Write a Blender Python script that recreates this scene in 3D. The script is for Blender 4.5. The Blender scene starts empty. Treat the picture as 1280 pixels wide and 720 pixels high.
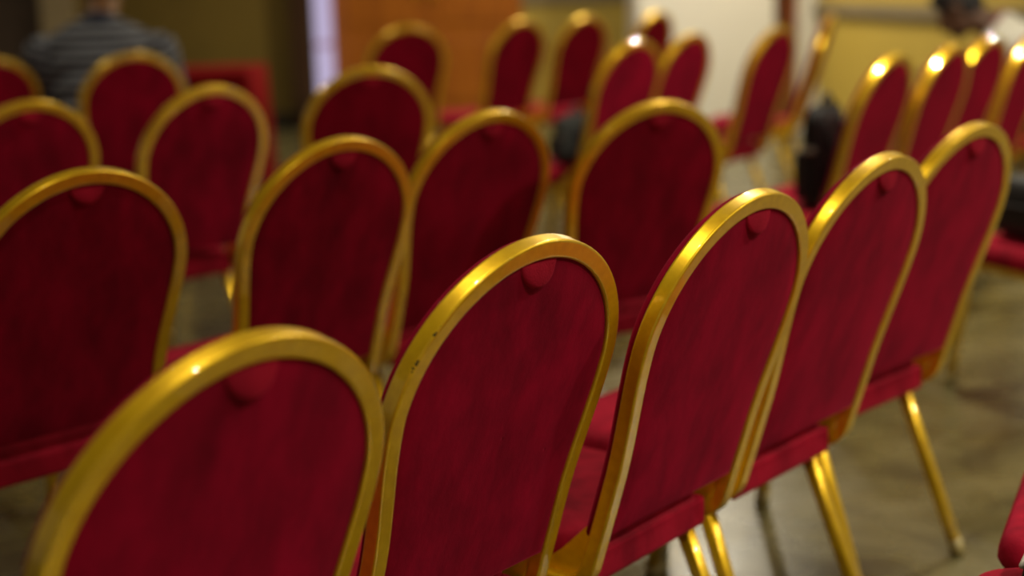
import bpy, bmesh, math, random
from mathutils import Vector, Matrix
random.seed(7)
PI = math.pi
SC = bpy.context.scene
COL = SC.collection

# ------------------------------------------------------------------ camera
F_PX, CAM_H, PITCH, ROLL = 1951.9, 1.2582, 0.2105, -0.0299

def cam_axes():
    c, s = math.cos(PITCH), math.sin(PITCH)
    X0, fwd, up0 = Vector((1, 0, 0)), Vector((0, c, -s)), Vector((0, s, c))
    cr, sr = math.cos(ROLL), math.sin(ROLL)
    return cr * X0 + sr * up0, -sr * X0 + cr * up0, fwd

cam_data = bpy.data.cameras.new('camera')
cam = bpy.data.objects.new('camera', cam_data)
COL.objects.link(cam)
_r, _u, _f = cam_axes()
M = Matrix.Identity(4)
for i in range(3):
    M[i][0], M[i][1], M[i][2] = _r[i], _u[i], -_f[i]
M[2][3] = CAM_H
cam.matrix_world = M
cam_data.sensor_width = 36.0
cam_data.lens = F_PX / 1280 * 36
cam_data.clip_start = 0.05
cam_data.clip_end = 60
cam_data.dof.use_dof = True
cam_data.dof.focus_distance = 1.97
cam_data.dof.aperture_fstop = 1.85
SC.camera = cam

def at(px, py, Y):
    """world point on the vertical plane y = Y seen at pixel (px, py)"""
    d = _r * ((px - 640) / F_PX) + _u * (-(py - 360) / F_PX) + _f
    t = Y / d.y
    return Vector((d.x * t, Y, CAM_H + d.z * t))

# ------------------------------------------------------------------ materials
def mat(name):
    m = bpy.data.materials.new(name)
    m.use_nodes = True
    nt = m.node_tree
    return m, nt, nt.nodes['Principled BSDF']

def N(nt, typ, **kw):
    n = nt.nodes.new(typ)
    for k, v in kw.items():
        if hasattr(n, k):
            setattr(n, k, v)
        else:
            n.inputs[k].default_value = v
    return n

def ramp(nt, fac, stops):
    r = nt.nodes.new('ShaderNodeValToRGB')
    e = r.color_ramp.elements
    while len(e) < len(stops):
        e.new(0.5)
    for el, (p, c) in zip(e, stops):
        el.position = p
        el.color = (*c, 1)
    nt.links.new(fac, r.inputs['Fac'])
    return r.outputs['Color']

def bump(nt, b, height, strength, dist=0.01):
    n = nt.nodes.new('ShaderNodeBump')
    n.inputs['Strength'].default_value = strength
    n.inputs['Distance'].default_value = dist
    nt.links.new(height, n.inputs['Height'])
    nt.links.new(n.outputs['Normal'], b.inputs['Normal'])

def simple(name, col, rough=0.6, metal=0.0, var=0.12, scale=6.0, spec=0.5):
    m, nt, b = mat(name)
    tc = N(nt, 'ShaderNodeTexCoord')
    no = N(nt, 'ShaderNodeTexNoise', Scale=scale, Detail=4.0)
    nt.links.new(tc.outputs['Object'], no.inputs['Vector'])
    lo = tuple(max(0, c * (1 - var)) for c in col)
    hi = tuple(c * (1 + var) for c in col)
    nt.links.new(ramp(nt, no.outputs['Fac'], [(0.3, lo), (0.7, hi)]), b.inputs['Base Color'])
    b.inputs['Roughness'].default_value = rough
    b.inputs['Metallic'].default_value = metal
    b.inputs['Specular IOR Level'].default_value = spec
    return m

def gold(name, chips=()):
    m, nt, b = mat(name)
    tc = N(nt, 'ShaderNodeTexCoord')
    no = N(nt, 'ShaderNodeTexNoise', Scale=60.0, Detail=5.0)
    nt.links.new(tc.outputs['Object'], no.inputs['Vector'])
    base = ramp(nt, no.outputs['Fac'], [(0.35, (0.78, 0.47, 0.003)), (0.65, (0.88, 0.56, 0.006))])
    if chips:
        n2 = N(nt, 'ShaderNodeTexNoise', Scale=220.0, Detail=3.0)
        nt.links.new(tc.outputs['Object'], n2.inputs['Vector'])
        acc = None
        for (p, r) in chips:
            d = N(nt, 'ShaderNodeVectorMath', operation='DISTANCE')
            nt.links.new(tc.outputs['Object'], d.inputs[0])
            d.inputs[1].default_value = p
            q = N(nt, 'ShaderNodeMath', operation='MULTIPLY_ADD')
            nt.links.new(n2.outputs['Fac'], q.inputs[0])
            q.inputs[1].default_value = r * 2.2
            nt.links.new(d.outputs['Value'], q.inputs[2])
            lt = N(nt, 'ShaderNodeMath', operation='LESS_THAN')
            nt.links.new(q.outputs[0], lt.inputs[0])
            lt.inputs[1].default_value = r * 1.75
            if acc is None:
                acc = lt.outputs[0]
            else:
                mx = N(nt, 'ShaderNodeMath', operation='MAXIMUM')
                nt.links.new(acc, mx.inputs[0]); nt.links.new(lt.outputs[0], mx.inputs[1])
                acc = mx.outputs[0]
        mix = N(nt, 'ShaderNodeMix', data_type='RGBA')
        nt.links.new(acc, mix.inputs['Factor'])
        nt.links.new(base, mix.inputs[6])
        mix.inputs[7].default_value = (0.02, 0.013, 0.006, 1)
        base = mix.outputs[2]
    nt.links.new(base, b.inputs['Base Color'])
    b.inputs['Metallic'].default_value = 0.6
    b.inputs['Roughness'].default_value = 0.34
    b.inputs['Coat Weight'].default_value = 1.0
    b.inputs['Coat Roughness'].default_value = 0.032
    n3 = N(nt, 'ShaderNodeTexNoise', Scale=35.0, Detail=2.0)
    nt.links.new(tc.outputs['Object'], n3.inputs['Vector'])
    bump(nt, b, n3.outputs['Fac'], 0.10, 0.003)
    return m

def velvet(name, col, dimples=True):
    m, nt, b = mat(name)
    tc = N(nt, 'ShaderNodeTexCoord')
    oi = N(nt, 'ShaderNodeObjectInfo')
    add = N(nt, 'ShaderNodeVectorMath', operation='ADD')
    nt.links.new(tc.outputs['Object'], add.inputs[0])
    mul = N(nt, 'ShaderNodeVectorMath', operation='SCALE')
    nt.links.new(oi.outputs['Location'], mul.inputs[0]); mul.inputs['Scale'].default_value = 3.7
    nt.links.new(mul.outputs[0], add.inputs[1])
    st = N(nt, 'ShaderNodeMapping'); st.inputs['Scale'].default_value = (1.0, 1.0, 0.42)
    nt.links.new(add.outputs[0], st.inputs['Vector'])
    no = N(nt, 'ShaderNodeTexNoise', Scale=14.0, Detail=7.0, Roughness=0.62)
    nt.links.new(st.outputs[0], no.inputs['Vector'])
    lo = tuple(c * 0.56 for c in col); hi = tuple(c * 1.45 for c in col)
    nt.links.new(ramp(nt, no.outputs['Fac'], [(0.30, lo), (0.52, col), (0.74, hi)]), b.inputs['Base Color'])
    b.inputs['Roughness'].default_value = 0.85
    b.inputs['Specular IOR Level'].default_value = 0.08
    b.inputs['Sheen Weight'].default_value = 0.22
    b.inputs['Sheen Roughness'].default_value = 0.45
    b.inputs['Sheen Tint'].default_value = (0.9, 0.05, 0.14, 1)
    fine = N(nt, 'ShaderNodeTexNoise', Scale=420.0, Detail=2.0)
    nt.links.new(add.outputs[0], fine.inputs['Vector'])
    h = fine.outputs['Fac']
    if dimples:
        vo = N(nt, 'ShaderNodeTexVoronoi', Scale=15.0, Randomness=1.0)
        nt.links.new(add.outputs[0], vo.inputs['Vector'])
        mr = N(nt, 'ShaderNodeMapRange', interpolation_type='SMOOTHSTEP')
        mr.inputs['From Min'].default_value = 0.0; mr.inputs['From Max'].default_value = 0.055
        nt.links.new(vo.outputs['Distance'], mr.inputs['Value'])
        ma = N(nt, 'ShaderNodeMath', operation='MULTIPLY_ADD')
        nt.links.new(fine.outputs['Fac'], ma.inputs[0]); ma.inputs[1].default_value = 0.18
        nt.links.new(mr.outputs[0], ma.inputs[2])
        md = N(nt, 'ShaderNodeMath', operation='MULTIPLY_ADD')
        nt.links.new(no.outputs['Fac'], md.inputs[0]); md.inputs[1].default_value = 1.3
        nt.links.new(ma.outputs[0], md.inputs[2])
        h = md.outputs[0]
    bump(nt, b, h, 0.35, 0.004)
    return m

GOLD = gold('gold_paint')
GOLD_CHIP = gold('gold_paint_chipped', [((-0.165, -0.149, 0.8545), 0.0030), ((-0.171, -0.147, 0.8475), 0.0022), ((-0.1727, -0.1455, 0.846), 0.0030),
                                        ((-0.1915, -0.1368, 0.8185), 0.0026), ((-0.194, -0.1356, 0.8150), 0.0030), ((-0.1965, -0.1342, 0.8105), 0.0026),
                                        ((-0.198, -0.1330, 0.8070), 0.0022)])
VELVET = velvet('red_velvet', (0.225, 0.0012, 0.0165))
VELVET_SEAT = velvet('red_velvet_seat', (0.30, 0.006, 0.022), False)
CAP = simple('yellowed_plastic', (0.30, 0.24, 0.09), 0.5)

# floor: polished mottled marble
def floor_mat():
    m, nt, b = mat('polished_marble')
    tc = N(nt, 'ShaderNodeTexCoord')
    n1 = N(nt, 'ShaderNodeTexNoise', Scale=2.6, Detail=9.0, Roughness=0.62, Distortion=0.7)
    nt.links.new(tc.outputs['Object'], n1.inputs['Vector'])
    c = ramp(nt, n1.outputs['Fac'], [(0.30, (0.034, 0.028, 0.010)), (0.48, (0.098, 0.084, 0.032)), (0.62, (0.135, 0.116, 0.050)), (0.8, (0.21, 0.18, 0.09))])
    nt.links.new(c, b.inputs['Base Color'])
    b.inputs['Roughness'].default_value = 0.16
    n2 = N(nt, 'ShaderNodeTexNoise', Scale=5.0, Detail=3.0)
    nt.links.new(tc.outputs['Object'], n2.inputs['Vector'])
    mr = N(nt, 'ShaderNodeMapRange'); mr.inputs['To Min'].default_value = 0.16; mr.inputs['To Max'].default_value = 0.38
    nt.links.new(n2.outputs['Fac'], mr.inputs['Value'])
    nt.links.new(mr.outputs[0], b.inputs['Roughness'])
    b.inputs['Specular IOR Level'].default_value = 0.6
    return m

def wood_mat(name, c0, c1):
    m, nt, b = mat(name)
    tc = N(nt, 'ShaderNodeTexCoord')
    mp = N(nt, 'ShaderNodeMapping'); mp.inputs['Scale'].default_value = (9, 9, 0.7)
    nt.links.new(tc.outputs['Object'], mp.inputs['Vector'])
    n1 = N(nt, 'ShaderNodeTexNoise', Scale=2.0, Detail=6.0, Distortion=1.2)
    nt.links.new(mp.outputs[0], n1.inputs['Vector'])
    nt.links.new(ramp(nt, n1.outputs['Fac'], [(0.3, c0), (0.7, c1)]), b.inputs['Base Color'])
    b.inputs['Roughness'].default_value = 0.4
    return m

def emit_mat(name, col, strength):
    m, nt, b = mat(name)
    tc = N(nt, 'ShaderNodeTexCoord')
    n1 = N(nt, 'ShaderNodeTexNoise', Scale=1.5, Detail=1.0)
    nt.links.new(tc.outputs['Object'], n1.inputs['Vector'])
    c = ramp(nt, n1.outputs['Fac'], [(0.3, tuple(x * 0.9 for x in col)), (0.7, col)])
    nt.links.new(c, b.inputs['Emission Color'])
    b.inputs['Emission Strength'].default_value = strength
    b.inputs['Base Color'].default_value = (0.02, 0.02, 0.02, 1)
    b.inputs['Roughness'].default_value = 0.1
    return m

# ------------------------------------------------------------------ mesh helpers
def link(name, bm, m, parent=None, smooth=True, mw=None):
    me = bpy.data.meshes.new(name)
    bmesh.ops.recalc_face_normals(bm, faces=bm.faces)
    bm.to_mesh(me); bm.free()
    if smooth:
        me.polygons.foreach_set('use_smooth', [True] * len(me.polygons))
    me.materials.append(m)
    o = bpy.data.objects.new(name, me)
    COL.objects.link(o)
    if parent is not None:
        o.parent = parent
    if mw is not None:
        o.matrix_local = mw
    return o

def empty(name, label, cat, loc=(0, 0, 0), rz=0.0, group=None):
    o = bpy.data.objects.new(name, None)
    o.empty_display_size = 0.1
    COL.objects.link(o)
    o.location = loc; o.rotation_euler = (0, 0, rz)
    o['label'] = label; o['category'] = cat
    if group: o['group'] = group
    return o

def tag(o, label, cat, group=None):
    o['label'] = label; o['category'] = cat
    if group: o['group'] = group
    return o

def struct(name, bm, m, smooth=False):
    o = link(name, bm, m, smooth=smooth)
    o['kind'] = 'structure'
    return o

def box(bm, lo, hi, bev=0.0, seg=2):
    r = bmesh.ops.create_cube(bm, size=1.0)
    vs = r['verts']
    for v in vs:
        v.co = Vector([lo[i] + (v.co[i] + 0.5) * (hi[i] - lo[i]) for i in range(3)])
    if bev:
        es = list({e for v in vs for e in v.link_edges})
        bmesh.ops.bevel(bm, geom=es, offset=bev, segments=seg, profile=0.6, affect='EDGES')
    return bm

def sweep(bm, pts, Ds, prof, closed=True, outs=None):
    """prof: list of (inward, depth); pts = outer rear edge"""
    n = len(pts); rings = []
    for i in range(n):
        a = pts[(i - 1) % n] if closed or i else pts[i]
        b = pts[(i + 1) % n] if closed or i < n - 1 else pts[i]
        T = (b - a).normalized()
        D = Ds[i]
        D = (D - T * D.dot(T)).normalized()
        I = T.cross(D).normalized()
        rings.append([bm.verts.new(pts[i] + I * p[0] + D * p[1]) for p in prof])
    k = len(prof)
    for i in range(n if closed else n - 1):
        r0, r1 = rings[i], rings[(i + 1) % n]
        for j in range(k):
            bm.faces.new((r0[j], r0[(j + 1) % k], r1[(j + 1) % k], r1[j]))
    if not closed:
        bm.faces.new(rings[0]); bm.faces.new(rings[-1][::-1])
    return rings

def rrect(w, h, r, seg=3, x0=0.0, y0=0.0):
    out = []
    for cx, cy, a0 in ((w - r, h - r, 0), (r, h - r, PI / 2), (r, r, PI), (w - r, r, 1.5 * PI)):
        for i in range(seg + 1):
            a = a0 + PI / 2 * i / seg
            out.append((x0 + cx + r * math.cos(a), y0 + cy + r * math.sin(a)))
    return out

def rrect_sharp(w, h, r, e=0.0012):
    """rounded rectangle with support points so that the flats shade flat"""
    out = []
    for cx, cy, a0 in ((w - r, h - r, 0), (r, h - r, PI / 2), (r, r, PI), (w - r, r, 1.5 * PI)):
        arc = [(cx + r * math.cos(a0 + PI / 2 * i / 3), cy + r * math.sin(a0 + PI / 2 * i / 3)) for i in range(4)]
        t0 = (math.sin(a0) * e, -math.cos(a0) * e)
        a1 = a0 + PI / 2
        t1 = (-math.sin(a1) * e, math.cos(a1) * e)
        out.append((arc[0][0] + t0[0], arc[0][1] + t0[1])); out += arc; out.append((arc[-1][0] + t1[0], arc[-1][1] + t1[1]))
    return out

# ------------------------------------------------------------------ the chair
T_TOP, T_MID, W_BOT, BETA, FB, FD, PW, T_LOW = 0.5676, 0.3684, 0.1937, 0.3077, 0.0243, 0.0226, 1.9408, 0.1557
W_TOP = 0.215
Z_BEND = 0.385

def half_width(t, off=0.0):
    if t <= T_MID:
        u = min(1, max(0, (t - T_LOW) / (T_MID - T_LOW)))
        return W_BOT - off + (W_TOP - W_BOT) * (u * u * (3 - 2 * u))
    s = min(1.0, (t - T_MID) / (T_TOP - off - T_MID))
    return (W_TOP - off) * (max(0, 1 - s ** PW)) ** (1 / PW)

def back_outline(t0, off=0.0, n_low=14, n_top=22):
    """right side from t0 up over the top and down the left: list of (x, t)"""
    R = [(half_width(t0 + (T_MID - t0) * i / n_low, off), t0 + (T_MID - t0) * i / n_low) for i in range(n_low)]
    for i in range(n_top + 1):
        a = PI / 2 * i / n_top
        x = (W_TOP - off) * max(0.0, math.cos(a)) ** (2 / PW)
        t = T_MID + (T_TOP - off - T_MID) * math.sin(a) ** (2 / PW)
        R.append((x if i < n_top else 0.0, t))
    L = [(-x, t) for x, t in R[:-1]][::-1]
    return R + L

CB, SB = math.cos(BETA), math.sin(BETA)
def bp(x, t, d=0.0):
    """back plane to chair space: d = depth forward of the rear face"""
    return Vector((x, -t * SB + d * CB, Z_BEND + t * CB + d * SB))

def build_chair():
    root = empty('banquet_chair', 'x', 'chair')
    # --- gold tube: back hoop, bends and seat rails in one bent tube
    pts, Ds = [], []
    DB = Vector((0, CB, SB))
    t0 = 0.018
    for x, t in back_outline(t0):
        pts.append(bp(x, t)); Ds.append(DB)
    # bend on the left side (local -x), rail forward, across the front and back on the right
    low = bp(0, t0)
    ang = PI / 2 - BETA            # the tube turns from leaning-down to level forward
    def bend(x):
        P, Dl = [], []
        R = 0.06
        # start heading down-forward along -(back direction)
        u = Vector((0, SB, -CB)); n = DB
        c = low + n * R
        for i in range(1, 9):
            a = (PI / 2 + BETA * 0 - 0.0) * i / 8
            # rotate from u towards n by the angle that makes it level
            th = (PI / 2 - BETA) * i / 8
            pos = c + (-n * math.cos(th) + u * math.sin(th)) * R
            d = n * math.cos(th) - u * math.sin(th)
            P.append(Vector((x, pos.y, pos.z))); Dl.append(d)
        return P, Dl
    bl, dl = bend(-W_BOT)
    zr = bl[-1].z
    pts += bl; Ds += dl
    up = Vector((0, 0, 1))
    xf, yf, rc = 0.198, 0.425, 0.055
    for i in range(1, 7):
        f = i / 6
        pts.append(Vector((-W_BOT - (xf - W_BOT) * f, bl[-1].y + (yf - rc - bl[-1].y) * f, zr))); Ds.append(up)
    for i in range(1, 7):
        a = PI / 2 * i / 6
        pts.append(Vector((-xf + rc - rc * math.cos(a), yf - rc + rc * math.sin(a), zr))); Ds.append(up)
    for i in range(1, 4):
        pts.append(Vector((-(xf - rc) + 2 * (xf - rc) * i / 4, yf, zr))); Ds.append(up)
    for i in range(0, 6):
        a = PI / 2 * i / 6
        pts.append(Vector((xf - rc + rc * math.sin(a), yf - rc + rc * math.cos(a), zr))); Ds.append(up)
    br, dr = bend(W_BOT)
    for i in range(0, 6):
        f = i / 6
        pts.append(Vector((xf - (xf - W_BOT) * f, yf - rc + (br[-1].y - yf + rc) * f, zr))); Ds.append(up)
    pts += br[::-1]; Ds += dr[::-1]
    # soften the outer corners like drawn tube
    bm = bmesh.new()
    prof = rrect_sharp(FB, FD, 0.0032)
    sweep(bm, pts, Ds, prof)
    frame = link('tube_frame', bm, GOLD, root)
    # cross rail between the bends, under the seat
    bm = bmesh.new()
    box(bm, (-0.172, 0.055, zr + 0.001), (0.172, 0.078, zr + 0.021), 0.003)
    link('cross_rail', bm, GOLD, root)
    # --- gusset plates filling the inside of each bend
    for sx in (-1, 1):
        bm = bmesh.new()
        pl = [bp(0, 0.086, FD - 0.002), bp(0, 0.060, FD - 0.003), Vector((0, low.y + 0.035, zr + FD + 0.002)),
              Vector((0, 0.075, zr + FD - 0.004)), Vector((0, 0.105, zr + FD - 0.002)), Vector((0, 0.092, zr + FD + 0.012)), Vector((0, 0.062, zr + FD + 0.034)),
              bp(0, 0.075, FD + 0.012)]
        lo_, hi_ = [], []
        for p in pl:
            lo_.append(bm.verts.new((sx * 0.1705, p.y, p.z))); hi_.append(bm.verts.new((sx * 0.1755, p.y, p.z)))
        k_ = len(pl)
        for q in range(k_):
            bm.faces.new((lo_[q], lo_[(q + 1) % k_], hi_[(q + 1) % k_], hi_[q]))
        bm.faces.new(lo_); bm.faces.new(hi_[::-1])
        link('corner_gusset', bm, GOLD, root, smooth=False)
    # --- rear upholstered panel, slightly proud in the middle, recessed at the tube
    def pad(bm, off, t0, rings, cap_bump):
        """rings: list of (inset, depth)"""
        base = None
        loops = []
        for ins, d in rings:
            o = off + ins
            ol = [(x, t) for x, t in back_outline(t0 + ins, o, 12, 16)]
            loops.append([bm.verts.new(bp(x, t, d)) for x, t in ol])
        k = len(loops[0])
        for a, b in zip(loops, loops[1:]):
            for j in range(k):
                bm.faces.new((a[j], a[(j + 1) % k], b[(j + 1) % k], b[j]))
        # fill the last loop as horizontal strips
        last = loops[-1]
        half = k // 2
        for j in range(half):
            a, b = last[j], last[j + 1]
            c, d = last[k - 2 - j] if j + 1 < half + 0 else None, last[k - 1 - j]
            if c is None or c is b:
                bm.faces.new((a, b, d))
            else:
                bm.faces.new((a, b, c, d))
        return loops
    bm = bmesh.new()
    pad(bm, FB - 0.002, 0.062, [(0, 0.016), (0, 0.007), (0.003, 0.0045), (0.010, 0.003), (0.03, 0.0012), (0.055, 0.0004), (0.09, 0.0)], 0)
    link('back_panel', bm, VELVET, root)
    # --- front cushion of the backrest
    bm = bmesh.new()
    pad(bm, 0.006, 0.062, [(0.010, FD - 0.004), (0.0015, FD + 0.001), (0.0, FD + 0.005), (0.003, FD + 0.010), (0.012, FD + 0.016), (0.035, FD + 0.024), (0.09, FD + 0.029)], 0)
    link('back_cushion', bm, VELVET, root)
    # --- half-round finger grip at the top of the rear panel
    bm = bmesh.new()
    tc_, rad = T_TOP - FB - 0.002, 0.034
    rows = []
    for f, pr in ((1.0, 0.0), (0.985, 0.0060), (0.92, 0.0100), (0.80, 0.0110), (0.60, 0.0095), (0.35, 0.0070), (0.10, 0.0030)):
        rr = []
        for i in range(17):
            a = PI + PI * i / 16
            x = rad * f * math.cos(a); t = tc_ + rad * f * math.sin(a)
            lim = T_MID + (T_TOP - FB - T_MID) * (max(0, 1 - (abs(x) / (W_TOP - FB)) ** PW)) ** (1 / PW)
            low_ = abs(math.sin(a))          # stands out towards its lower edge, flush at the hoop
            rr.append(bm.verts.new(bp(x, min(t, lim + 0.001), 0.004 - pr * (0.10 + 0.90 * low_))))
        rows.append(rr)
    for a, b in zip(rows, rows[1:]):
        for i in range(16):
            bm.faces.new((a[i], a[i + 1], b[i + 1], b[i]))
    bm.faces.new(rows[-1])
    link('finger_grip', bm, VELVET_SEAT, root)
    # --- seat cushion
    bm = bmesh.new()
    zb = zr + FD + 0.001
    def plan(ins, z, n=8):
        """closed outline of the seat at inset ins"""
        xr, xw, y0, y1 = 0.163, 0.212, 0.035, 0.45
        P = []
        def arc(cx, cy, r, a0, a1):
            for i in range(n + 1):
                a = a0 + (a1 - a0) * i / n
                P.append((cx + r * math.cos(a), cy + r * math.sin(a)))
        r = 0.03
        arc(xr - r, y0 + r, r - ins, -PI / 2, 0)
        P.append((xr - ins, y0 + 0.045))
        P.append((xw - 0.006 - ins, y0 + 0.085))
        arc(xw - 0.06, y1 - 0.06, 0.06 - ins, 0, PI / 2)
        arc(-(xw - 0.06), y1 - 0.06, 0.06 - ins, PI / 2, PI)
        P.append((-(xw - 0.006 - ins), y0 + 0.085))
        P.append((-(xr - ins), y0 + 0.045))
        arc(-(xr - r), y0 + r, r - ins, PI, 1.5 * PI)
        return [bm.verts.new((x, y, z)) for x, y in P]
    # lower roll behind the cross rail is part of the same upholstered block
    prof_ = [(0.02, zb), (0.004, zb), (-0.001, zb + 0.008), (0.0, zb + 0.022), (0.003, zb + 0.034), (0.010, zb + 0.043), (0.02, zb + 0.0485)]
    loops = [plan(i, z) for i, z in prof_]
    k = len(loops[0])
    for a, b in zip(loops, loops[1:]):
        for j in range(k):
            bm.faces.new((a[j], a[(j + 1) % k], b[(j + 1) % k], b[j]))
    bm.faces.new(loops[0][::-1])
    # domed top by rings shrinking to the centre
    prev = loops[-1]
    cen = Vector((0, 0.25, 0))
    for s, dz in ((0.8, 0.0545), (0.55, 0.059), (0.28, 0.061)):
        cur = []
        for v in loops[-1]:
            p = cen + (v.co - cen) * s
            cur.append(bm.verts.new((p.x, p.y, zb + dz)))
        for j in range(k):
            bm.faces.new((prev[j], prev[(j + 1) % k], cur[(j + 1) % k], cur[j]))
        prev = cur
    bm.faces.new(prev)
    seat = link('seat_cushion', bm, VELVET_SEAT, root)
    bm = bmesh.new()
    box(bm, (-0.163, 0.024, zr - 0.004), (0.163, 0.054, zb + 0.022), 0.010, 3)
    link('rear_roll', bm, VELVET_SEAT, seat)
    # --- four legs
    def leg(sx, y0, x1, y1):
        a = Vector((sx * 0.172, y0, zr + 0.006)); b = Vector((sx * x1, y1, 0.022))
        bm = bmesh.new()
        D = Vector((0, 1, 0))
        w = 0.0235
        prof = [(p[0] - w / 2, p[1] - w / 2) for p in rrect(w, w, 0.004, 2)]
        sweep(bm, [a, a.lerp(b, 0.5), b], [D] * 3, prof, closed=False)
        lg = link('leg', bm, GOLD, root)
        bm = bmesh.new()
        e = b + (b - a).normalized() * 0.021
        e.z = 0.0
        prof = [(p[0] - 0.0137, p[1] - 0.0137) for p in rrect(0.0275, 0.0275, 0.006, 2)]
        up_ = b + (a - b).normalized() * 0.012
        r = sweep(bm, [up_, e], [D] * 2, prof, closed=False)
        for v in r[1]: v.co.z = 0.0
        link('foot_cap', bm, CAP, lg)
    leg(1, 0.085, 0.190, -0.045); leg(-1, 0.085, 0.190, -0.045)
    leg(1, 0.385, 0.190, 0.435); leg(-1, 0.385, 0.190, 0.435)
    return root

PROTO = build_chair()
_used = [False]
def kids(o): return [c for c in COL.objects if c.parent is o]
_KIDS = [(c, kids(c)) for c in kids(PROTO)]
def chair(pose, label, group, chip=False):
    x, y, a = pose
    if not _used[0]:
        r = PROTO; _used[0] = True
    else:
        r = PROTO.copy(); COL.objects.link(r)
        for c, sub in _KIDS:
            d = c.copy(); COL.objects.link(d); d.parent = r
            if chip and c.name.startswith('tube_frame'):
                d.data = c.data.copy(); d.data.materials[0] = GOLD_CHIP
            for g in sub:
                e = g.copy(); COL.objects.link(e); e.parent = d
    r.location = (x, y, 0); r.rotation_euler = (0, 0, a)
    r['label'] = label; r['category'] = 'chair'; r['group'] = group
    return r

R1, R2, R3, R4, R0 = ('chairs of the nearest row', 'chairs of the second row', 'chairs of the third row',
                      'chairs of the farthest row', 'chairs behind the nearest row')
R2B = 'second-row chairs across the aisle'
CH = [
 ((-0.363, 1.468, 0.904), 'red banquet chair lowest in the photo, its gold hoop cut off by the bottom edge', R1),
 ((-0.090, 1.918, 0.878), 'red banquet chair in sharp focus with dark chips on its gold hoop', R1),
 ((0.2182, 2.226, 0.901), 'red banquet chair directly right of the chipped one, white glints on its hoop top', R1),
 ((0.4835, 2.574, 0.875), 'red banquet chair second to the right of the chipped one, fourth of the nearest row', R1),
 ((0.750, 2.975, 0.818), 'rightmost red banquet chair of the nearest row, one whole gold leg standing on bare floor', R1),
 ((-0.816, 2.701, 0.780), 'red banquet chair at left edge of second row, very dark back with a pink grip', R2),
 ((-0.428, 3.056, 0.817), 'red banquet chair of the second row directly behind the lowest chair hoop, left of centre', R2),
 ((-0.141, 3.495, 0.762), 'red banquet chair of the second row seen just above the chipped chair, small pink grip', R2),
 ((0.260, 3.615, 0.556), 'broad rounded red banquet chair ending the second row at the aisle, before the white pillar', R2),
 ((1.060, 4.858, 0.953), 'red banquet chair across the aisle with a black backpack on its seat', R2B),
 ((1.345, 5.227, 0.945), 'red banquet chair directly right of the one holding the black backpack', R2B),
 ((1.590, 5.620, 0.900), 'red banquet chair under the chin of the hunched man, mostly hidden by its neighbour', R2B),
 ((1.875, 5.970, 0.920), 'red banquet chair cut by the right edge, right of the hunched man\'s collar', R2B),
 ((2.500, 6.520, 0.900), 'red banquet chair that the hunched man in white collar sits on', R2B),
 ((-1.333, 4.120, 0.804), 'red banquet chair at left edge of third row, below the striped shirt\'s left sleeve', R3),
 ((-0.926, 4.440, 0.806), 'red banquet chair of the third row in front of the red-draped table\'s end', R3),
 ((-0.479, 5.031, 0.388), 'round-topped red banquet chair of the third row below the bright window slit', R3),
 ((0.380, 6.050, 0.873), 'red banquet chair of the third row with a dark grey bag on its seat', R3),
 ((0.629, 6.430, 0.960), 'red banquet chair with its right edge against the white pillar\'s left half', R3),
 ((1.034, 6.720, 0.941), 'red banquet chair before the white pillar\'s right edge, whole seat edge visible', R3),
 ((1.425, 7.626, 1.270), 'red banquet chair turned edge-on, a narrow gold strip against the yellow wall', R3),
 ((-2.079, 6.159, 0.798), 'red banquet chair at the top left corner, beside the striped shirt\'s left arm', R4),
 ((-1.521, 6.256, 0.553), 'red banquet chair that the man in the striped polo shirt sits on', R4),
 ((-0.534, 7.934, 0.424), 'red banquet chair standing alone in front of the orange wooden door', R4),
 ((-0.016, 8.217, 0.827), 'narrow red banquet chair at the right edge of the orange wooden door', R4),
 ((0.327, 8.496, 0.835), 'red banquet chair with one big white glint, in front of the plain yellow wall', R4),
 ((0.722, 8.760, 0.950), 'small red banquet chair, only its top seen before the white pillar\'s left edge', R4),
 ((1.607, 4.040, 0.400), 'red banquet chair at the right edge holding a black bag, gold side rail visible', R0),
 ((1.162, 2.072, 1.150), 'red banquet chair cut by the lower right corner, its seat corner the upper of two', R0),
 ((0.835, 1.552, 0.080), 'red banquet chair cut by the bottom right corner, its seat lowest of the two', R0),
]
for i, (p, lab, grp) in enumerate(CH):
    chair(p, lab, grp, chip=(i == 1))

# ------------------------------------------------------------------ room shell
W_OLIVE = simple('olive_gold_wall', (0.16, 0.105, 0.012), 0.6, scale=1.2, var=0.2)
W_YELLOW = simple('yellow_wall', (0.47, 0.335, 0.055), 0.6, scale=1.0, var=0.08)
W_BROWN = simple('dark_brown_wall', (0.085, 0.055, 0.035), 0.6)
W_BEIGE = simple('beige_post', (0.42, 0.33, 0.18), 0.5)
W_WHITE = simple('white_pillar_paint', (0.80, 0.78, 0.70), 0.5, var=0.04, scale=1.0)
RAIL_GREY = simple('grey_brown_rail', (0.21, 0.165, 0.095), 0.5)
DARK = simple('dark_baseboard', (0.02, 0.016, 0.010), 0.4)
ORANGE = wood_mat('orange_door_wood', (0.30, 0.078, 0.002), (0.45, 0.135, 0.004))
REDWOOD = wood_mat('red_brown_wood', (0.20, 0.05, 0.012), (0.30, 0.085, 0.02))
CURTAIN = simple('brown_curtain_cloth', (0.10, 0.045, 0.018), 0.85)
CEIL = simple('cream_ceiling', (0.75, 0.70, 0.58), 0.9, var=0.03)

bm = bmesh.new(); box(bm, (-8, -3, -0.1), (8, 14, 0.0)); struct('floor', bm, floor_mat())
bm = bmesh.new(); box(bm, (-8, -3, 3.2), (8, 14, 3.3)); struct('ceiling', bm, CEIL)

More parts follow.
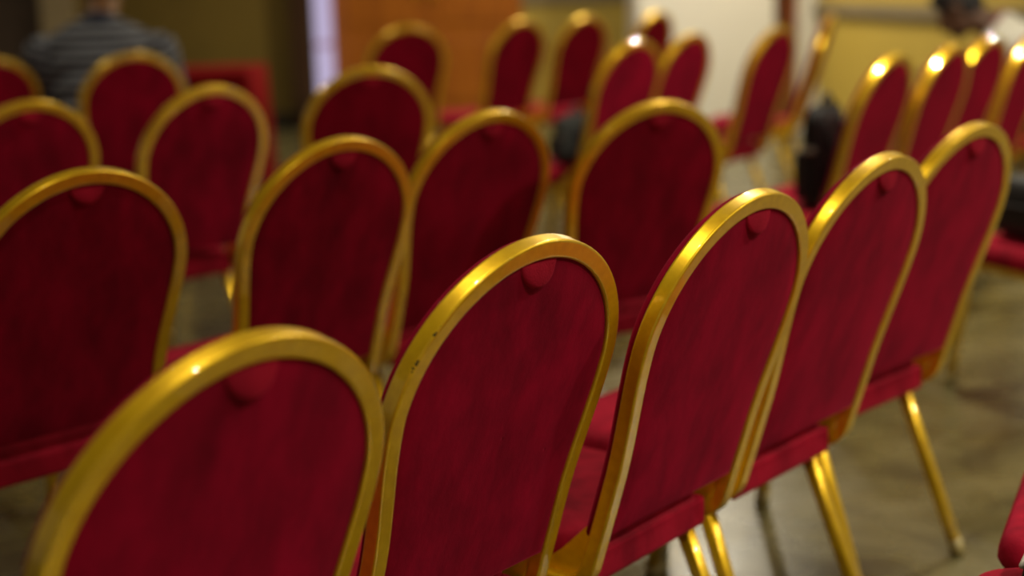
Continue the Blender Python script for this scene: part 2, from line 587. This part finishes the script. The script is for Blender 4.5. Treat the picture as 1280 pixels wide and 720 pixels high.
def X(px, Y): return at(px, 0, Y).x
def wall(name, px0, px1, Y, m, thick=0.2, z1=3.2):
    bm = bmesh.new(); box(bm, (X(px0, Y), Y, 0), (X(px1, Y), Y + thick, z1))
    return struct(name, bm, m)
def base(name, px0, px1, Y, h=0.1):
    bm = bmesh.new(); box(bm, (X(px0, Y), Y - 0.018, 0), (X(px1, Y), Y - 0.001, h), 0.006)
    return struct(name, bm, DARK)
wall('wall_left', -260, 49, 12.0, W_BROWN)
wall('trim_1', 49, 90, 11.9, W_BEIGE, 0.3)
wall('wall_back', 90, 364, 12.0, W_OLIVE)
base('baseboard_back', 90, 364, 12.0, 0.12)
# lit window slit between curtain and door: frame, glass, one mullion
Yw = 12.05
x0, x1 = X(389, Yw), X(411.5, Yw)
bm = bmesh.new()
box(bm, (x0, Yw + 0.10, 0.22), (x1, Yw + 0.12, 2.6))
win = struct('window_1', bm, emit_mat('daylight_glass', (0.80, 0.68, 1.0), 0.62))
zm = at(400, 57, Yw).z
FRM = simple('pinkish_mullion', (0.5, 0.33, 0.36), 0.4)
bm = bmesh.new(); box(bm, (x0, Yw + 0.07, zm - 0.025), (x1, Yw + 0.099, zm + 0.025), 0.006)
fr = link('window_mullion', bm, emit_mat('painted_glow_mullion', (0.62, 0.42, 0.60), 0.55), win, smooth=False)  # emission put into the mullion stands in for daylight on it
bm = bmesh.new(); box(bm, (x0, Yw + 0.02, 0), (x1, Yw + 0.14, 0.22))
struct('trim_2', bm, DARK)
bm = bmesh.new(); box(bm, (x0, Yw + 0.0, 2.6), (x1, Yw + 0.2, 3.2)); struct('trim_3', bm, W_OLIVE)
# curtain with folds
def curtain(name, px0, px1, Y, m, label):
    bm = bmesh.new()
    a, b = X(px0, Y), X(px1, Y)
    n, k = 60, 12
    fr_, bk_ = [], []
    for j in range(k + 1):
        z = 0.02 + 2.9 * j / k
        rf, rb = [], []
        for i in range(n + 1):
            s = i / n
            y = Y + 0.03 * math.sin(s * 2 * PI * 3.5 + 0.4 * math.sin(z * 2))
            rf.append(bm.verts.new((a + (b - a) * s, y, z))); rb.append(bm.verts.new((a + (b - a) * s, y + 0.006, z)))
        fr_.append(rf); bk_.append(rb)
    for j in range(k):
        for i in range(n):
            bm.faces.new((fr_[j][i], fr_[j][i + 1], fr_[j + 1][i + 1], fr_[j + 1][i]))
            bm.faces.new((bk_[j][i], bk_[j + 1][i], bk_[j + 1][i + 1], bk_[j][i + 1]))
    for j in range(k):
        for i in (0, n):
            bm.faces.new((fr_[j][i], fr_[j + 1][i], bk_[j + 1][i], bk_[j][i]))
    for i in range(n):
        for j in (0, k):
            bm.faces.new((fr_[j][i], bk_[j][i], bk_[j][i + 1], fr_[j][i + 1]))
    return tag(link(name, bm, m), label, 'curtain')
curtain('curtain', 360, 389.5, 11.85, CURTAIN, 'dark brown curtain hanging left of the bright window slit')
# orange wooden double door
Yd = 12.3
d = empty('door_1', '', '')
del d['label']; del d['category']; d['kind'] = 'structure'
for k, (a, b) in enumerate(((411.5, 531.9), (532.1, 650))):
    xa, xb = X(a, Yd), X(b, Yd)
    bm = bmesh.new(); box(bm, (xa, Yd, 0.02), (xb, Yd + 0.05, 2.3), 0.004)
    for (za, zb2) in ((0.15, 0.62), (0.75, 2.15)):
        box(bm, (xa + 0.1, Yd - 0.012, za), (xb - 0.1, Yd + 0.001, zb2), 0.01)
    lf = link('door_leaf', bm, ORANGE, d, smooth=False); lf['kind'] = 'structure'
    bm = bmesh.new()
    hx = xb - 0.06 if k == 0 else xa + 0.06
    box(bm, (hx - 0.012, Yd - 0.06, 0.95), (hx + 0.012, Yd - 0.045, 1.15), 0.005)
    box(bm, (hx - 0.008, Yd - 0.05, 0.97), (hx + 0.008, Yd, 0.985)); box(bm, (hx - 0.008, Yd - 0.05, 1.115), (hx + 0.008, Yd, 1.13))
    hd = link('door_handle', bm, GOLD, lf)
bm = bmesh.new(); box(bm, (X(411.5, Yd), Yd + 0.06, 0), (X(652, Yd), Yd + 0.12, 2.3)); box(bm, (X(411.5, Yd), Yd, 2.3), (X(652, Yd), Yd + 0.2, 3.2)); struct('trim_4', bm, ORANGE)
Yy = 12.5
wall('wall_front', 650, 820, Yy, W_YELLOW)
base('baseboard_front', 650, 820, Yy)
zr1 = at(720, 4, Yy).z
bm = bmesh.new(); box(bm, (X(650, Yy), Yy - 0.03, zr1), (X(820, Yy), Yy, zr1 + 0.09), 0.008); struct('trim_5', bm, RAIL_GREY)
# white square pillar
Yp = 10.6
bm = bmesh.new(); box(bm, (X(797, Yp), Yp, 0), (X(969, Yp), Yp + 0.9, 3.2), 0.012); struct('column_1', bm, W_WHITE)
bm = bmesh.new(); box(bm, (X(972, 10.9), 10.9, 0), (X(999, 10.9), 11.1, 3.2), 0.008); struct('trim_6', bm, REDWOOD)
bm = bmesh.new(); box(bm, (X(999, 10.8), 10.8, 0), (X(1025, 10.8), 11.0, 3.2), 0.008); struct('trim_7', bm, W_WHITE)
# right wall runs towards the viewer
A = Vector((X(1023, 10.8), 10.8, 0)); B = Vector((X(1330, 8.4), 8.4, 0))
dr_ = (B - A).normalized(); nb = Vector((-dr_.y, dr_.x, 0))
if nb.y < 0: nb = -nb
def slab(name, off0, off1, z0, z1, m):
    bm = bmesh.new()
    P = [A + nb * off0, B + nb * off0, B + nb * off1, A + nb * off1]
    lo = [bm.verts.new((p.x, p.y, z0)) for p in P]; hi = [bm.verts.new((p.x, p.y, z1)) for p in P]
    for i in range(4):
        bm.faces.new((lo[i], lo[(i + 1) % 4], hi[(i + 1) % 4], hi[i]))
    bm.faces.new(lo[::-1]); bm.faces.new(hi)
    return struct(name, bm, m)
slab('wall_right', 0, 0.2, 0, 3.2, W_YELLOW)
slab('trim_8', -0.035, 0, 0.80, 0.885, RAIL_GREY)
slab('baseboard_right', -0.018, 0, 0, 0.1, DARK)

# ------------------------------------------------------------------ red-draped table at the back left
def draped_table():
    Y0, Y1 = 8.6, 9.25
    xa, xb = at(-60, 80, Y0).x, at(311, 80, Y0).x
    zt = at(285, 90, Y0).z
    root = empty('draped_table', 'long table under a bright red cloth behind the striped man', 'table', ((xa + xb) / 2, (Y0 + Y1) / 2, 0))
    hx, hy = (xb - xa) / 2, (Y1 - Y0) / 2
    bm = bmesh.new()
    n = 160
    rings = []
    per = []
    for i in range(n):
        s = i / n * 4
        e, f = int(s), s - int(s)
        c = [(-hx, -hy), (hx, -hy), (hx, hy), (-hx, hy)]
        p, q = c[e], c[(e + 1) % 4]
        per.append((p[0] + (q[0] - p[0]) * f, p[1] + (q[1] - p[1]) * f))
    for z, o, w in ((zt, -0.01, 0), (zt - 0.008, 0, 0), (zt * 0.5, 0.006, 0.010), (0.02, 0.012, 0.018)):
        r = []
        for i, (x, y) in enumerate(per):
            k = 1 + (o + w * math.sin(i * 1.3)) / max(abs(x), abs(y), 0.2)
            r.append(bm.verts.new((x * k, y * k, z)))
        rings.append(r)
    for a, b in zip(rings, rings[1:]):
        for i in range(n):
            bm.faces.new((a[i], a[(i + 1) % n], b[(i + 1) % n], b[i]))
    bm.faces.new(rings[0])
    link('table_cloth', bm, simple('red_table_cloth', (0.17, 0.002, 0.003), 0.9, spec=0.1), root, smooth=True)
    bm = bmesh.new(); box(bm, (-hx + 0.02, -hy + 0.02, zt - 0.05), (hx - 0.02, hy - 0.02, zt - 0.012)); link('table_board', bm, REDWOOD, root, smooth=False)
    for sx in (-1, 1):
        for sy in (-1, 1):
            bm = bmesh.new(); box(bm, (sx * (hx - 0.08) - 0.02, sy * (hy - 0.08) - 0.02, 0), (sx * (hx - 0.08) + 0.02, sy * (hy - 0.08) + 0.02, zt - 0.05), 0.004)
            link('table_leg', bm, DARK, root, smooth=False)
draped_table()

# ------------------------------------------------------------------ bags
def remesh(bm, name, m, parent, voxel, smooth_it=6, mw=None):
    me = bpy.data.meshes.new('tmp'); bm.to_mesh(me); bm.free()
    o = bpy.data.objects.new('tmp', me); COL.objects.link(o)
    r = o.modifiers.new('r', 'REMESH'); r.mode = 'VOXEL'; r.voxel_size = voxel; r.use_smooth_shade = True
    if smooth_it:
        s = o.modifiers.new('s', 'SMOOTH'); s.iterations = smooth_it; s.factor = 0.5
    dg = bpy.context.evaluated_depsgraph_get()
    out = bpy.data.meshes.new_from_object(o.evaluated_get(dg))
    bpy.data.objects.remove(o); bpy.data.meshes.remove(me)
    out.name = name
    out.materials.clear(); out.materials.append(m)
    out.polygons.foreach_set('use_smooth', [True] * len(out.polygons))
    ob = bpy.data.objects.new(name, out); COL.objects.link(ob)
    if parent is not None: ob.parent = parent
    if mw is not None: ob.matrix_local = mw
    return ob

def ell(bm, c, r, rot=None, sub=3):
    R = bmesh.ops.create_icosphere(bm, subdivisions=sub, radius=1.0)
    for v in R['verts']:
        p = Vector((v.co.x * r[0], v.co.y * r[1], v.co.z * r[2]))
        if rot is not None: p = rot @ p
        v.co = p + Vector(c)

def limb(bm, pts, rads, flat=None):
    """tapered chain of overlapping balls"""
    for (a, b, ra, rb) in zip(pts, pts[1:], rads, rads[1:]):
        a, b = Vector(a), Vector(b)
        L = (b - a).length
        n = max(2, int(L / (0.35 * min(ra, rb))) + 1)
        for i in range(n + 1):
            f = i / n
            ell(bm, a.lerp(b, f), [ra + (rb - ra) * f] * 3, sub=2)

BLACKCLOTH = simple('black_nylon', (0.006, 0.006, 0.0065), 0.6, scale=40)
GREYCLOTH = simple('dark_grey_nylon', (0.020, 0.024, 0.022), 0.7, scale=40)
STEEL = simple('dull_steel', (0.35, 0.34, 0.30), 0.3, 0.8)
SEAT_Z = 0.4435

def tube(bm, pts, r, n=8):
    D = Vector((0.3, 0.5, 0.8)).normalized()
    prof = [(r * math.cos(2 * PI * i / n), r * math.sin(2 * PI * i / n)) for i in range(n)]
    sweep(bm, [Vector(p) for p in pts], [D] * len(pts), prof, closed=False)

def backpack(loc, rz, label, m, w=0.27, h=0.33, dp=0.15, tilt=0.0, scale=1.0):
    root = empty('backpack', label, 'bag', loc, rz)
    root.rotation_euler = (tilt, 0, rz)
    bm = bmesh.new()
    box(bm, (-w / 2, -dp / 2, 0), (w / 2, dp / 2, h), 0.06, 5)
    for v in bm.verts:
        f = v.co.z / h
        v.co.x *= 1 - 0.18 * f ** 2; v.co.y *= 1 - 0.25 * f ** 2
    body = link('main_compartment', bm, m, root)
    bm = bmesh.new()
    box(bm, (-w * 0.36, dp / 2 - 0.02, 0.02), (w * 0.36, dp / 2 + 0.022, h * 0.55), 0.018, 4)
    pk = link('front_pocket', bm, m, root)
    bm = bmesh.new()
    tube(bm, [(-w * 0.3, dp / 2 + 0.021, h * 0.47), (0, dp / 2 + 0.023, h * 0.48), (w * 0.3, dp / 2 + 0.021, h * 0.47)], 0.004)
    link('zipper', bm, STEEL, pk)
    bm = bmesh.new()
    tube(bm, [(-0.04 + 0.08 * i / 10, -0.01, h - 0.004 + 0.035 * math.sin(PI * i / 10)) for i in range(11)], 0.008)
    link('carry_handle', bm, m, root)
    for s in (-1, 1):
        bm = bmesh.new()
        tube(bm, [(s * w * 0.25, -dp / 2 + 0.02 - 0.035 * math.sin(PI * i / 12), h * 0.88 - h * 0.76 * i / 12) for i in range(13)], 0.011)
        link('shoulder_strap', bm, m, root)
    bm = bmesh.new()
    box(bm, (-w * 0.47, -0.02, h * 0.55), (-w * 0.47 + 0.012, 0.02, h * 0.61), 0.004)
    link('buckle', bm, STEEL, root)
    return root

def local(pose, x, y, z):
    px, py, a = pose
    return (px + math.cos(a) * x - math.sin(a) * y, py + math.sin(a) * x + math.cos(a) * y, z)

pw = CH[9][0]
backpack(local(pw, 0.045, 0.098, SEAT_Z + 0.002), pw[2], 'black backpack leaning on the chair back across the aisle', BLACKCLOTH, 0.25, 0.32, 0.085)
pr = CH[17][0]
backpack(local(pr, 0.03, 0.17, SEAT_Z + 0.003), pr[2] + 0.1, 'dark grey bag on a third-row chair seat, beside the pillar chairs', GREYCLOTH, 0.25, 0.19, 0.11)

def handbag(loc, rz, label, m, piping, w, dp, h):
    root = empty('handbag', label, 'bag', loc, rz)
    bm = bmesh.new(); box(bm, (-w / 2, -dp / 2, 0), (w / 2, dp / 2, h), min(h, dp) * 0.3, 4)
    for v in bm.verts:
        v.co.x *= 1 - 0.12 * (v.co.z / h)
    link('bag_body', bm, m, root)
    bm = bmesh.new()
    k = 0.02
    pts = [(-w / 2 + k * 0.2, -dp / 2 + 0.03 + (dp - 0.06) * i / 8, h * 0.55) for i in range(9)]
    tube(bm, pts, 0.004)
    link('piping', bm, piping, root)
    bm = bmesh.new()
    tube(bm, [(-w * 0.25 + w * 0.5 * i / 12, 0, h * 0.97 + 0.07 * math.sin(PI * i / 12)) for i in range(13)], 0.007)
    link('bag_handle', bm, m, root)
    return root
WHITE_PIPE = simple('white_piping_cord', (0.8, 0.76, 0.66), 0.5)
pe = CH[27][0]
handbag(local(pe, 0.015, 0.235, SEAT_Z + 0.004), pe[2], 'black bag on the right-edge chair seat above its gold rail', BLACKCLOTH, BLACKCLOTH, 0.30, 0.26, 0.17)
pq = CH[29][0]
handbag(local(pq, -0.055, 0.315, SEAT_Z - 0.004), pq[2] - 0.55, 'small black bag with white piping on the seat in the bottom right corner', BLACKCLOTH, WHITE_PIPE, 0.22, 0.16, 0.07)

# ------------------------------------------------------------------ people
SKIN = simple('brown_skin', (0.24, 0.105, 0.028), 0.5, var=0.08)
SKIN_D = simple('dark_brown_skin', (0.10, 0.045, 0.022), 0.5, var=0.08)
HAIR = simple('black_hair', (0.008, 0.007, 0.007), 0.6, scale=60)
NAVY = simple('navy_collar_cloth', (0.022, 0.026, 0.055), 0.8)
TROUSER = simple('dark_trouser_cloth', (0.02, 0.02, 0.026), 0.8)
SHOE = simple('black_shoe_leather', (0.012, 0.010, 0.009), 0.35)
WHITE_SHIRT = simple('white_shirt_cloth', (0.62, 0.60, 0.52), 0.8, var=0.05)
MAROON = simple('maroon_collar_band', (0.25, 0.03, 0.05), 0.8)

def stripes(name):
    m, nt, b = mat(name)
    tc = N(nt, 'ShaderNodeTexCoord')
    sp = N(nt, 'ShaderNodeSeparateXYZ'); nt.links.new(tc.outputs['Object'], sp.inputs[0])
    mu = N(nt, 'ShaderNodeMath', operation='MULTIPLY'); nt.links.new(sp.outputs['Z'], mu.inputs[0]); mu.inputs[1].default_value = 1 / 0.033
    fr_ = N(nt, 'ShaderNodeMath', operation='FRACT'); nt.links.new(mu.outputs[0], fr_.inputs[0])
    c = ramp(nt, fr_.outputs[0], [(0.0, (0.20, 0.215, 0.25)), (0.52, (0.20, 0.215, 0.25)), (0.56, (0.010, 0.010, 0.020)), (0.96, (0.010, 0.010, 0.020)), (1.0, (0.20, 0.215, 0.25))])
    nt.links.new(c, b.inputs['Base Color'])
    b.inputs['Roughness'].default_value = 0.85
    return m
STRIPE = stripes('grey_striped_jersey')

def head_into(bm, c, rot, s=1.0):
    """head centred at c; rot maps head space (+y face, +z up) into body space"""
    def P(x, y, z): return Vector(c) + rot @ (Vector((x, y, z)) * s)
    def E(x, y, z, rx, ry, rz_): ell(bm, P(x, y, z), (rx * s, ry * s, rz_ * s), rot)
    E(0, -0.012, 0.035, 0.077, 0.096, 0.085)     # skull
    E(0, 0.020, -0.035, 0.062, 0.074, 0.078)     # face
    E(0, 0.058, -0.088, 0.034, 0.030, 0.028)     # chin
    for sx in (-1, 1):
        E(sx * 0.040, 0.010, -0.070, 0.022, 0.050, 0.028)    # jaw
        E(sx * 0.036, 0.068, -0.030, 0.024, 0.022, 0.022)    # cheek
        E(sx * 0.030, 0.082, 0.018, 0.026, 0.013, 0.011)     # brow
        E(sx * 0.082, -0.010, -0.005, 0.010, 0.020, 0.032)   # ear
        E(sx * 0.030, 0.078, 0.000, 0.013, 0.011, 0.010)     # eye
        E(sx * 0.012, 0.098, -0.040, 0.011, 0.012, 0.009)    # nostril
    for i in range(5):
        f = i / 4
        E(0, 0.088 + 0.020 * f, 0.008 - 0.045 * f, 0.010 + 0.004 * f, 0.013, 0.012)
    E(0, 0.086, -0.062, 0.026, 0.012, 0.007); E(0, 0.084, -0.072, 0.022, 0.012, 0.007)

def hand_into(bm, wrist, fwd, side, nrm, s=1.0):
    """relaxed curled hand: palm then five fingers; side = towards the thumb"""
    w, f, d, n = Vector(wrist), Vector(fwd).normalized(), Vector(side).normalized(), Vector(nrm).normalized()
    for i in range(6):
        q = i / 5
        for j in (-1, 0, 1):
            ell(bm, w + f * (0.085 * q) + d * (0.024 * j * (0.7 + 0.3 * q)), (0.0165 * s, 0.0165 * s, 0.0165 * s), sub=2)
    for k, (o, L) in enumerate(((0.031, 0.070), (0.011, 0.078), (-0.010, 0.073), (-0.030, 0.058))):
        p0 = w + f * 0.085 + d * o
        p1 = p0 + (f * 0.95 - n * 0.3).normalized() * L * 0.45
        p2 = p1 + (f * 0.6 - n * 0.8).normalized() * L * 0.32
        p3 = p2 + (f * 0.2 - n * 0.98).normalized() * L * 0.28
        limb(bm, [p0, p1, p2, p3], [0.0095, 0.0088, 0.008, 0.007])
    t0 = w + f * 0.02 + d * 0.028
    t1 = t0 + (d * 0.8 + f * 0.6 - n * 0.2).normalized() * 0.040
    t2 = t1 + (d * 0.25 + f * 0.95 - n * 0.3).normalized() * 0.030
    limb(bm, [t0, t1, t2], [0.013, 0.010, 0.008])

def hair_cap(parent, c, rot, s=1.0, name='hair'):
    bm = bmesh.new()
    def P(x, y, z): return Vector(c) + rot @ (Vector((x, y, z)) * s)
    ell(bm, P(0, -0.020, 0.048), (0.084 * s, 0.100 * s, 0.087 * s), rot)
    ell(bm, P(0, -0.052, -0.010), (0.074 * s, 0.060 * s, 0.068 * s), rot)
    ell(bm, P(0, 0.045, 0.088), (0.060 * s, 0.045 * s, 0.034 * s), rot)
    for sx in (-1, 1):
        ell(bm, P(sx * 0.070, 0.010, 0.020), (0.013 * s, 0.022 * s, 0.040 * s), rot)
    rnd = random.Random(3)
    for i in range(70):
        u, v = rnd.uniform(-1, 1), rnd.uniform(0, 2 * PI)
        q = math.sqrt(1 - u * u)
        d_ = Vector((0.082 * q * math.cos(v), -0.020 + 0.098 * q * math.sin(v), 0.050 + 0.085 * abs(u)))
        ell(bm, P(*d_), (0.014 * s,) * 3, rot, 1)
    return remesh(bm, name, HAIR, parent, 0.006, 2)

def seated_person(name, label, loc, rz, skin, lean, shoulder_hw, arm_out, head_pitch, head_turn, shirt_mat, striped, s=1.0, hz=0.535):
    """seated figure facing +y; hips over the origin; lean = forward lean of the spine in radians"""
    root = empty(name, label, 'person', loc, rz)
    root.scale = (s, s, s)
    hipz = hz
    hip = Vector((0, 0, hipz))
    sp = lambda d: hip + Vector((0, math.sin(lean) * d, math.cos(lean) * d))
    chest, sh, nb_ = sp(0.27), sp(0.43), sp(0.50)
    fw = Vector((0, math.cos(lean), -math.sin(lean)))
    hl = lean + head_pitch * 0.5
    hc = nb_ + Vector((0, math.sin(hl), math.cos(hl))) * 0.185
    hrot = Matrix.Rotation(head_turn, 3, 'Z') @ Matrix.Rotation(-(head_pitch), 3, 'X')
    bm = bmesh.new()
    rx = Matrix.Rotation(-lean, 3, 'X')
    for d, w, dp in ((0.0, 0.17, 0.12), (0.1, 0.155, 0.105), (0.2, 0.16, 0.11), (0.3, 0.175, 0.115), (0.38, 0.175, 0.105), (0.43, 0.15, 0.085)):
        ell(bm, sp(d), (w, dp, 0.09), rx)
    limb(bm, [sp(0.40), sp(0.47), nb_.lerp(hc, 0.55)], [0.085, 0.064, 0.060])
    head_into(bm, hc, hrot, 1.0)
    J = {}
    for sx in (-1, 1):
        S = sh + Vector((sx * shoulder_hw, 0, -0.02 if lean > 0.6 else -0.055))
        if lean < 0.3:
            E = S + Vector((sx * arm_out, 0.07, -0.28)); Wr = E + Vector((-sx * (arm_out + 0.06), 0.22, -0.01))
        else:
            E = S + Vector((sx * 0.03, 0.10, -0.22)); Wr = E + Vector((-sx * 0.16, 0.17, 0.05))
        J[sx] = (S, E, Wr)
        limb(bm, [sh + Vector((sx * 0.08, 0, 0.0)), S, S.lerp(E, 0.5), E, E.lerp(Wr, 0.4), Wr], [0.06, 0.062, 0.050, 0.042, 0.041, 0.027])
        fd = (Wr - E).normalized()
        hand_into(bm, Wr, fd, Vector((-sx, 0.2, 0)) if lean < 0.3 else Vector((0, 0.3, 1)), Vector((0, 0.2, 1)) if lean < 0.3 else Vector((sx, 0, 0)))
        H = hip + Vector((sx * 0.095, 0.02, -0.02)); K = Vector((sx * 0.13, 0.46, hipz - 0.03)); A_ = Vector((sx * 0.13, 0.43, 0.09))
        limb(bm, [H, H.lerp(K, 0.5), K, K.lerp(A_, 0.35), A_], [0.085, 0.075, 0.055, 0.055, 0.036])
        limb(bm, [A_ + Vector((0, -0.02, -0.045)), A_ + Vector((0, 0.15, -0.055))], [0.038, 0.032])
        J[sx] += (H, K, A_)
    body = remesh(bm, 'body', skin, root, 0.0062, 4)
    hair = hair_cap(root, hc, hrot)
    # shirt torso
    bm = bmesh.new()
    for d, w, dp in ((-0.02, 0.185, 0.135), (0.1, 0.175, 0.125), (0.2, 0.18, 0.13), (0.3, 0.195, 0.135), (0.38, 0.195, 0.122), (0.43, 0.165, 0.098)):
        ell(bm, sp(d), (w, dp, 0.095), rx)
    for sx in (-1, 1):
        limb(bm, [sh + Vector((sx * 0.06, 0, 0.012)), J[sx][0] + Vector((-sx * 0.012, 0, 0.0)), J[sx][0] + Vector((-sx * 0.03, 0, -0.07))], [0.075, 0.072, 0.078])
    shirt = remesh(bm, 'shirt', shirt_mat, root, 0.008, 6)
    for sx in (-1, 1):
        S, E, Wr = J[sx][:3]
        a, b = S, (S.lerp(E, 0.78) if striped else E)
        z = (a - b).normalized(); L = (a - b).length
        q = z.to_track_quat('Z', 'Y').to_matrix().to_4x4()
        mw = Matrix.Translation(b) @ q
        bm = bmesh.new()
        limb(bm, [(0, 0, 0), (0, 0, L * 0.5), (0, 0, L + 0.01)], [0.066, 0.070, 0.077])
        for v in bm.verts:
            if v.co.z < 0: v.co.z = 0
        sl = remesh(bm, 'sleeve', shirt_mat, shirt, 0.007, 4, mw)
        if not striped:
            bm = bmesh.new(); limb(bm, [E, E.lerp(Wr, 0.9)], [0.055, 0.040]); remesh(bm, 'cuff_sleeve', shirt_mat, shirt, 0.007, 3)
    # collar: leaning ring
    bm = bmesh.new()
    up = (hc - nb_).normalized(); cen = sp(0.485)
    q = up.to_track_quat('Z', 'Y').to_matrix()
    rings = []
    for (rr, zz) in ((0.088, -0.035), (0.086, -0.005), (0.078, 0.022), (0.072, 0.022), (0.074, -0.005), (0.074, -0.035)):
        rings.append([bm.verts.new(cen + q @ Vector((rr * 1.08 * math.cos(2 * PI * i / 40), rr * math.sin(2 * PI * i / 40), zz))) for i in range(40)])
    for a, b in zip(rings, rings[1:] + rings[:1]):
        for i in range(40):
            bm.faces.new((a[i], a[(i + 1) % 40], b[(i + 1) % 40], b[i]))
    link('collar', bm, NAVY if striped else WHITE_SHIRT, shirt)
    if not striped:
        bm = bmesh.new()
        tube(bm, [cen + q @ Vector((0.083 * 1.08 * math.cos(2 * PI * i / 24), 0.083 * math.sin(2 * PI * i / 24), 0.018)) for i in range(25)], 0.007)
        link('collar_band', bm, MAROON, shirt)
    bm = bmesh.new()
    ell(bm, hip + Vector((0, 0, -0.02)), (0.185, 0.135, 0.10))
    for sx in (-1, 1):
        H, K, A_ = J[sx][3:]
        limb(bm, [H, H.lerp(K, 0.5), K, K.lerp(A_, 0.4), A_ + Vector((0, 0, 0.0))], [0.098, 0.087, 0.070, 0.066, 0.055])
    remesh(bm, 'trousers', TROUSER, root, 0.008, 4)
    for sx in (-1, 1):
        A_ = J[sx][5]
        bm = bmesh.new()
        limb(bm, [A_ + Vector((0, -0.03, -0.044)), A_ + Vector((0, 0.06, -0.046)), A_ + Vector((0, 0.17, -0.056))], [0.046, 0.044, 0.036])
        for v in bm.verts: v.co.z = max(v.co.z, 0.0)
        remesh(bm, 'shoe', SHOE, root, 0.006, 3)
    return root

pn = CH[22][0]
seated_person('person', 'man seen from behind in a grey striped polo shirt with navy collar, seated at left',
              local(pn, -0.05, 0.21, 0.0), 0.10, SKIN, 0.54, 0.215, 0.19, 0.30, 0.0, STRIPE, True, 1.12, 0.480)
pm = CH[13][0]
seated_person('person', 'dark-haired man in a white collared shirt hunched forward, seated far right',
              local(pm, 0.10, 0.14, 0.0), pm[2] + 0.15, SKIN_D, 0.80, 0.17, 0.08, 0.63, 0.0, WHITE_SHIRT, False, 1.0)

# ------------------------------------------------------------------ light
w = bpy.data.worlds.new('world'); SC.world = w
w.use_nodes = True
bg = w.node_tree.nodes['Background']
bg.inputs['Color'].default_value = (1.0, 0.86, 0.68, 1)
bg.inputs['Strength'].default_value = 0.16

def lamp(x, y, e, r=0.09, z=3.15, col=(1.0, 0.90, 0.70), spread=2.7):
    L = bpy.data.lights.new('unseen_downlight', 'AREA')
    L.shape = 'DISK'; L.size = r * 2; L.energy = e; L.color = col
    L.spread = spread
    o = bpy.data.objects.new('unseen_downlight', L); COL.objects.link(o)
    o.location = (x, y, z)
    return o
for (x, y, e) in [(1.3, 5.0, 62), (-0.25, 1.75, 16), (3.25, 2.75, 52), (4.4, 4.6, 80), (0.5, 10.25, 44), (1.25, 9.5, 62), (3.2, 8.6, 46),  # the lamp just before the white pillar is added to brighten it
                  (-1.6, 9.4, 14), (-3.2, 7.2, 12)]:
    lamp(x, y, e, 0.06)
# downlights to the viewer's right, spread narrowed to keep the left chairs dark
for (x, y, e) in [(1.9, 0.3, 60), (3.2, 1.2, 36)]:
    lamp(x, y, e, 0.06, spread=1.95)

SC.view_settings.view_transform = 'Standard'
SC.view_settings.look = 'None'
SC.view_settings.gamma = 1.0
SC.view_settings.use_curve_mapping = False
SC.view_settings.exposure = 0.0
